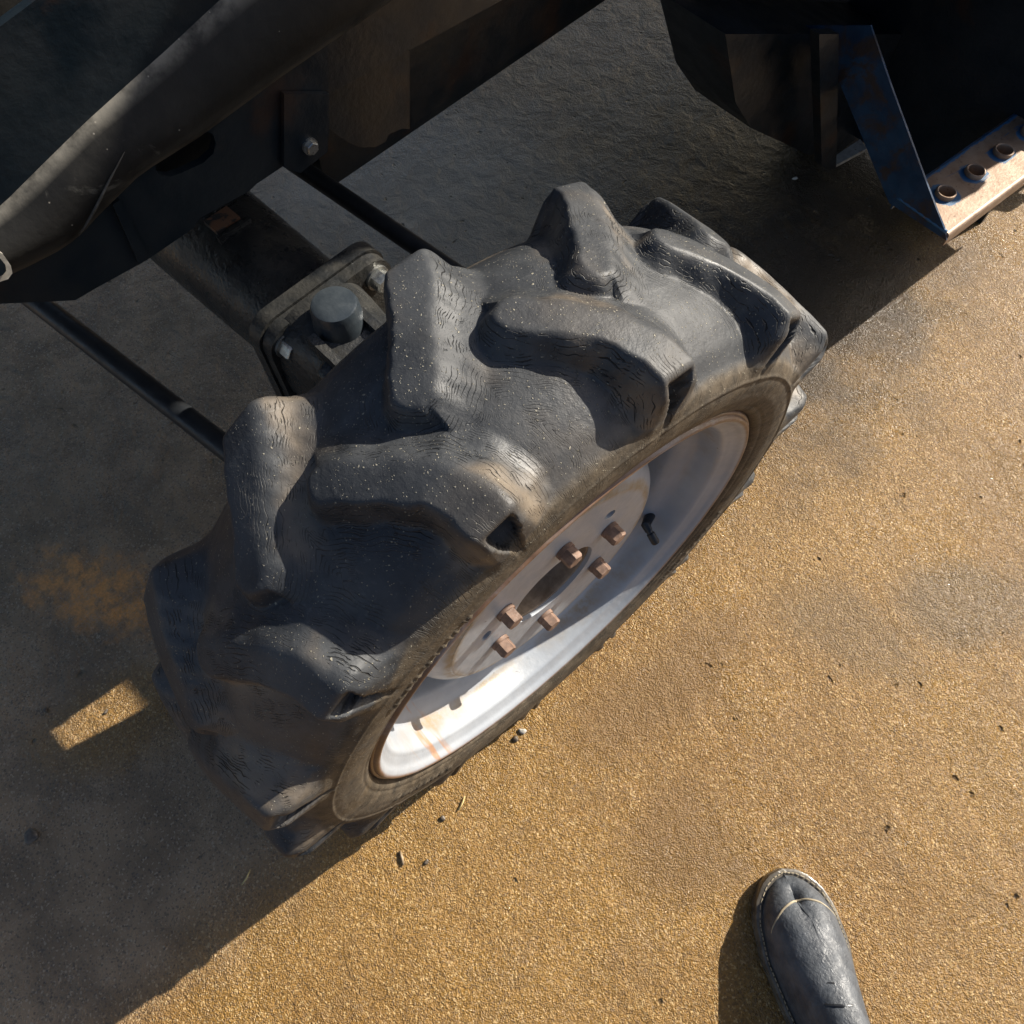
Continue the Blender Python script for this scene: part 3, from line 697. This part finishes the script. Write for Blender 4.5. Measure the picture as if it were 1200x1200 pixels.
# rear wheel
rw = empty('rear_wheel', T(.03, 2.55, .70), tractor); rw.rotation_euler = (0, 0, YAW)
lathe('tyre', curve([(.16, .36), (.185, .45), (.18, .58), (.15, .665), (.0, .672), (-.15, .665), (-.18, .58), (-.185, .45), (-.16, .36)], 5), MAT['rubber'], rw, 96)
lathe('rim', curve([(.16, .365), (.13, .34), (.05, .32), (.02, .20), (.03, .02)], 4) + [(.02, .0)], MAT['rim'], rw, 64)
lg = None
for k in range(38):
    s = 1 if k % 2 else -1; a = 2 * math.pi * k / 38
    if lg is None:
        bm = bmesh.new(); prism(bm, [(.0, -.03, .665), (.19, -.09, .655), (.19, -.04, .655), (.0, .03, .665)], (0, 0, .042)); lgm = None
        bmesh.ops.recalc_face_normals(bm, faces=bm.faces)
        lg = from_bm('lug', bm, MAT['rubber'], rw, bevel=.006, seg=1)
        o = lg
    else:
        o = lg.copy(); COL.objects.link(o); o.parent = rw
    o.rotation_euler = (a, 0, 0); o.scale = (s, 1, 1)
# added unseen shade casters, outlines shaped for the ground shadow and the sun strip
SLP = math.tan(SUN_EL) / math.cos(SUN_AZ)
PTOP = 1.40
def sunproj(x, y, Y=1.5): return Vector((x + math.tan(SUN_AZ) * (Y - y), Y, (Y - y) * SLP))
bm = bmesh.new(); prism(bm, [Vector(p) for p in ((-.95, 1.5, .04), *[tuple(sunproj(at(px, py, 0).x, at(px, py, 0).y)) for px, py in ((1150, 262), (1105, 287), (1060, 306), (1042, 322), (1036, 338), (1030, 353), (1015, 364), (1000, 367), (985, 363), (972, 358))], (-.06, 1.5, .66), (.06, 1.5, .90), (.10, 1.5, 1.00), (.10, 1.5, PTOP), (-.21, 1.5, PTOP + .02), (-.95, 1.5, PTOP + .02))], (0, .012, 0))
from_bm('shade_caster_low', bm, MAT['frame'], tractor)
bm = bmesh.new(); prism(bm, [Vector(p) for p in ((-.95, 1.5, PTOP + .021), (-.21, 1.5, PTOP + .021), (-.21, 1.5, 1.66), (.08, 1.5, 1.66), (.05, 1.5, 1.95), (-.95, 1.5, 1.95))], (0, .012, 0))
from_bm('shade_caster_top', bm, MAT['frame'], tractor)
# fender
bm = bmesh.new(); fp = []
for k in range(19):
    a = R_(10 + 150 * k / 18); fp.append((2.55 + .86 * math.cos(a), .70 + .86 * math.sin(a)))
inner = [(2.55 + .84 * math.cos(R_(10 + 150 * k / 18)), .70 + .84 * math.sin(R_(10 + 150 * k / 18))) for k in range(19)][::-1]
prism(bm, [(-.45, y, z) for y, z in fp + inner], (.56, 0, 0)); apply_yaw(bm); from_bm('fender', bm, MAT['blue'], tractor)

# ------------------------------------------------------------------ boot at the bottom of the frame
boot = tag(empty('boot', (0, 0, 0)), "photographer's scuffed grey leather boot with a stitched toe, standing on the wet concrete", 'boot')
BS = 1.28
toe = at(917, 1017, .03); toe = Vector((toe.x, toe.y, 0)); tgt = at(965, 1200, 0)
bd = (toe - Vector((tgt.x, tgt.y, 0))).normalized(); bs = Vector((bd.y, -bd.x, 0))   # forward, right
def outline_w(s):                                            # s: 0 toe .. .31 heel : half widths (left, right)
    s = s / BS
    P = [(0, .0), (.004, .017), (.012, .029), (.028, .042), (.05, .050), (.09, .053), (.14, .046), (.19, .037), (.25, .036), (.285, .031), (.302, .018), (.308, 0)]
    return float(np.interp(s, [p[0] for p in P], [p[1] for p in P])) * BS
LB = .308 * BS
ss = [LB * (1 - math.cos(math.pi * k / 40)) / 2 for k in range(41)]
def loop(scale, inset, z, n=41):
    L = [toe - bd * (inset + s_ * (1 - 2 * inset / LB)) + bs * max(outline_w(s_) - inset, .0) * 1 + Vector((0, 0, z)) for s_ in ss]
    Rr = [toe - bd * (inset + s_ * (1 - 2 * inset / LB)) - bs * max(outline_w(s_) - inset, .0) + Vector((0, 0, z)) for s_ in ss[1:-1]][::-1]
    return L + Rr
def loft(name, loops, mat, parent, cap=True):
    bm = bmesh.new(); V = [[bm.verts.new(p) for p in l] for l in loops]; n = len(V[0])
    for a, b in zip(V, V[1:]):
        for k in range(n): bm.faces.new((a[k], a[(k + 1) % n], b[(k + 1) % n], b[k]))
    if cap: bm.faces.new(V[0][::-1]); bm.faces.new(V[-1])
    bmesh.ops.remove_doubles(bm, verts=bm.verts, dist=1e-5)
    return from_bm(name, bm, mat, parent)
loft('sole', [loop(1, .004, 0), loop(1, .0, .004), loop(1, 0, .022), loop(1, .001, .026), loop(1, .004, .0275), loop(1, .0075, .0265)], MAT['sole'], boot)
def upper(k):                                                # k 0..1 up the vamp
    ins = .0085 + .004 * k
    L = []
    for sgn, seq in ((1, ss), (-1, ss[1:-1][::-1])):
        for s_ in seq:
            w = max(outline_w(s_) - ins, 0); yy = ins + s_ * (1 - 2 * ins / LB)
            H = BS * float(np.interp(s_ / BS, [0, .015, .04, .08, .13, .19, .25, .308], [.012, .030, .043, .050, .066, .095, .105, .100]))
            ang = k * math.pi / 2
            L.append(toe - bd * (yy + (.030 * (1 - math.cos(ang)) if s_ < .10 else 0) * (1 - s_ / .10)) + bs * sgn * w * math.cos(ang) ** .8 + Vector((0, 0, .025 + H * math.sin(ang))))
    return L
loft('upper', [upper(k) for k in (0, .08, .2, .35, .5, .65, .8, .9, .97)], MAT['boot'], boot)
# stitching round the welt and over the toe
bm = bmesh.new(); lp = [p for p in loop(1, .0055, .0285)]
for k in range(len(lp)):
    a, b = lp[k], lp[(k + 1) % len(lp)]; L = (b - a).length; m_ = max(1, int(L / .0055))
    for q in range(m_):
        p0 = a.lerp(b, (q + .15) / m_); p1 = a.lerp(b, (q + .8) / m_); add_tube(bm, [p0, p1], .0009, 5)
from_bm('welt_stitch', bm, MAT['thread'], boot)
def skin(s_, sgn, ang):
    w = max(outline_w(s_) - .0115, 0); yy = .0115 + s_ * (1 - 2 * .0115 / LB)
    H = BS * float(np.interp(s_ / BS, [0, .015, .04, .08, .13, .19, .25, .308], [.012, .030, .043, .050, .066, .095, .105, .100]))
    return toe - bd * (yy + (.030 * (1 - math.cos(ang)) if s_ < .10 else 0) * (1 - s_ / .10)) + bs * sgn * w * math.cos(ang) ** .8 + Vector((0, 0, .0255 + H * math.sin(ang)))
bm = bmesh.new(); bead = []
for k in range(31):
    q_ = k / 15 - 1; ang = math.pi / 2 * (1 - abs(q_)) * .93 + .12
    bead.append(skin(.010 + .085 * abs(q_) ** 1.5, 1 if q_ > 0 else -1, min(ang, 1.5)))
add_tube(bm, bead, .0016, 8); from_bm('toe_seam', bm, MAT['thread'], boot)
# shaft and trouser leg
an = toe - bd * .31 + Vector((0, 0, .12))
bm = bmesh.new(); add_tube(bm, [an + Vector((0, 0, z_)) + bd * .004 * i_ for i_, z_ in enumerate((-.03, 0, .04, .08, .12))], [.044, .046, .047, .050, .053], 32); from_bm('shaft', bm, MAT['boot'], boot)
bm = bmesh.new(); add_tube(bm, [an + Vector((0, 0, .03)) + bd * .01, an + Vector((0, 0, .06)) + bd * .012, an + Vector((0, 0, .20)) + bd * .02 + bs * .01, an + Vector((0, 0, .36)) + bd * .03 + bs * .02, an + Vector((0, 0, .50)) + bd * .02 + bs * .03], [.070, .073, .071, .078, .085], 40)
from_bm('trouser_leg', bm, MAT['denim'], boot)
for k in range(4):
    bm = bmesh.new(); c = toe - bd * (.150 + .026 * k) + Vector((0, 0, .092 + .012 * k)); 
    add_tube(bm, [c + bs * .022 * t - bd * .004 * t + Vector((0, 0, .010 * (1 - t * t))) for t in (-1, -.5, 0, .5, 1)], .0022, 8); from_bm('lace', bm, MAT['black'], boot)

# ------------------------------------------------------------------ loose bits on the ground
def pebble(px, py, r, mat, label, sq=.6):
    bm = bmesh.new(); bmesh.ops.create_icosphere(bm, subdivisions=3, radius=1)
    ph = rng.uniform(0, 6, 3)
    for v in bm.verts:
        k = 1 + .16 * math.sin(3 * v.co.x + ph[0]) + .12 * math.sin(4 * v.co.y + ph[1]) + .08 * math.sin(7 * v.co.z + ph[2])
        v.co = Vector((v.co.x * r * k, v.co.y * r * k * .75, v.co.z * r * sq * k))
    p = at(px, py, 0); bmesh.ops.translate(bm, vec=(0, 0, r * sq * .7), verts=bm.verts)
    o = from_bm('pebble', bm, mat, smooth=True); o.location = (p.x, p.y, 0); o.rotation_euler = (0, 0, float(ph[0]))
    tag(o, label, 'pebble')
pebble(612, 857, .0062, MAT['stone'], 'pale pebble touching the lower edge of the tyre, upper of two')
pebble(604, 866, .0058, MAT['dstone'], 'dark wet pebble touching the lower edge of the tyre')
pebble(931, 210, .0060, MAT['stone'], 'small white pebble in the dark shaded patch beside the blue step')
pebble(37, 979, .0120, MAT['dstone'], 'black pebble on the shaded concrete near the lower left corner', .35)
pebble(519, 959, .0050, MAT['dstone'], 'small dark pebble on sunlit concrete below the tyre, beside a straw')
pebble(500, 1010, .0040, MAT['dstone'], 'tiny brown pebble on sunlit concrete right of the pale chip')
pebble(54, 1002 - 170, .0050, MAT['dstone'], 'small pebble left of the bright light strip in the shade')
pebble(125, 834, .0042, MAT['dstone'], 'tiny pebble in the bright strip of light left of the tyre')
def straw(p0, p1, w, mat, label, name='straw', cat='straw', h=.003, bend=.002):
    a, b = at(*p0, 0), at(*p1, 0); m_ = (a + b) / 2
    bm = bmesh.new(); add_tube(bm, [Vector((a.x, a.y, h)), Vector((m_.x + bend, m_.y, h + .0015)), Vector((b.x, b.y, h))], [w * .7, w, w * .6], 8)
    tag(from_bm(name, bm, mat, smooth=True), label, cat)
straw((537, 950), (545, 933), .0013, MAT['straw'], 'short yellow straw on the sunlit concrete below the tyre')
straw((284, 1037), (294, 1019), .0014, MAT['straw'], 'green-yellow straw on the shaded concrete below the tyre')
straw((469, 997), (473, 1014), .0024, mat_simple('old_wood', (.16, .11, .06), (.36, .27, .17), scale=120), 'pale chip of wood at the edge of the tyre shadow', 'wood_chip', 'wood chip')
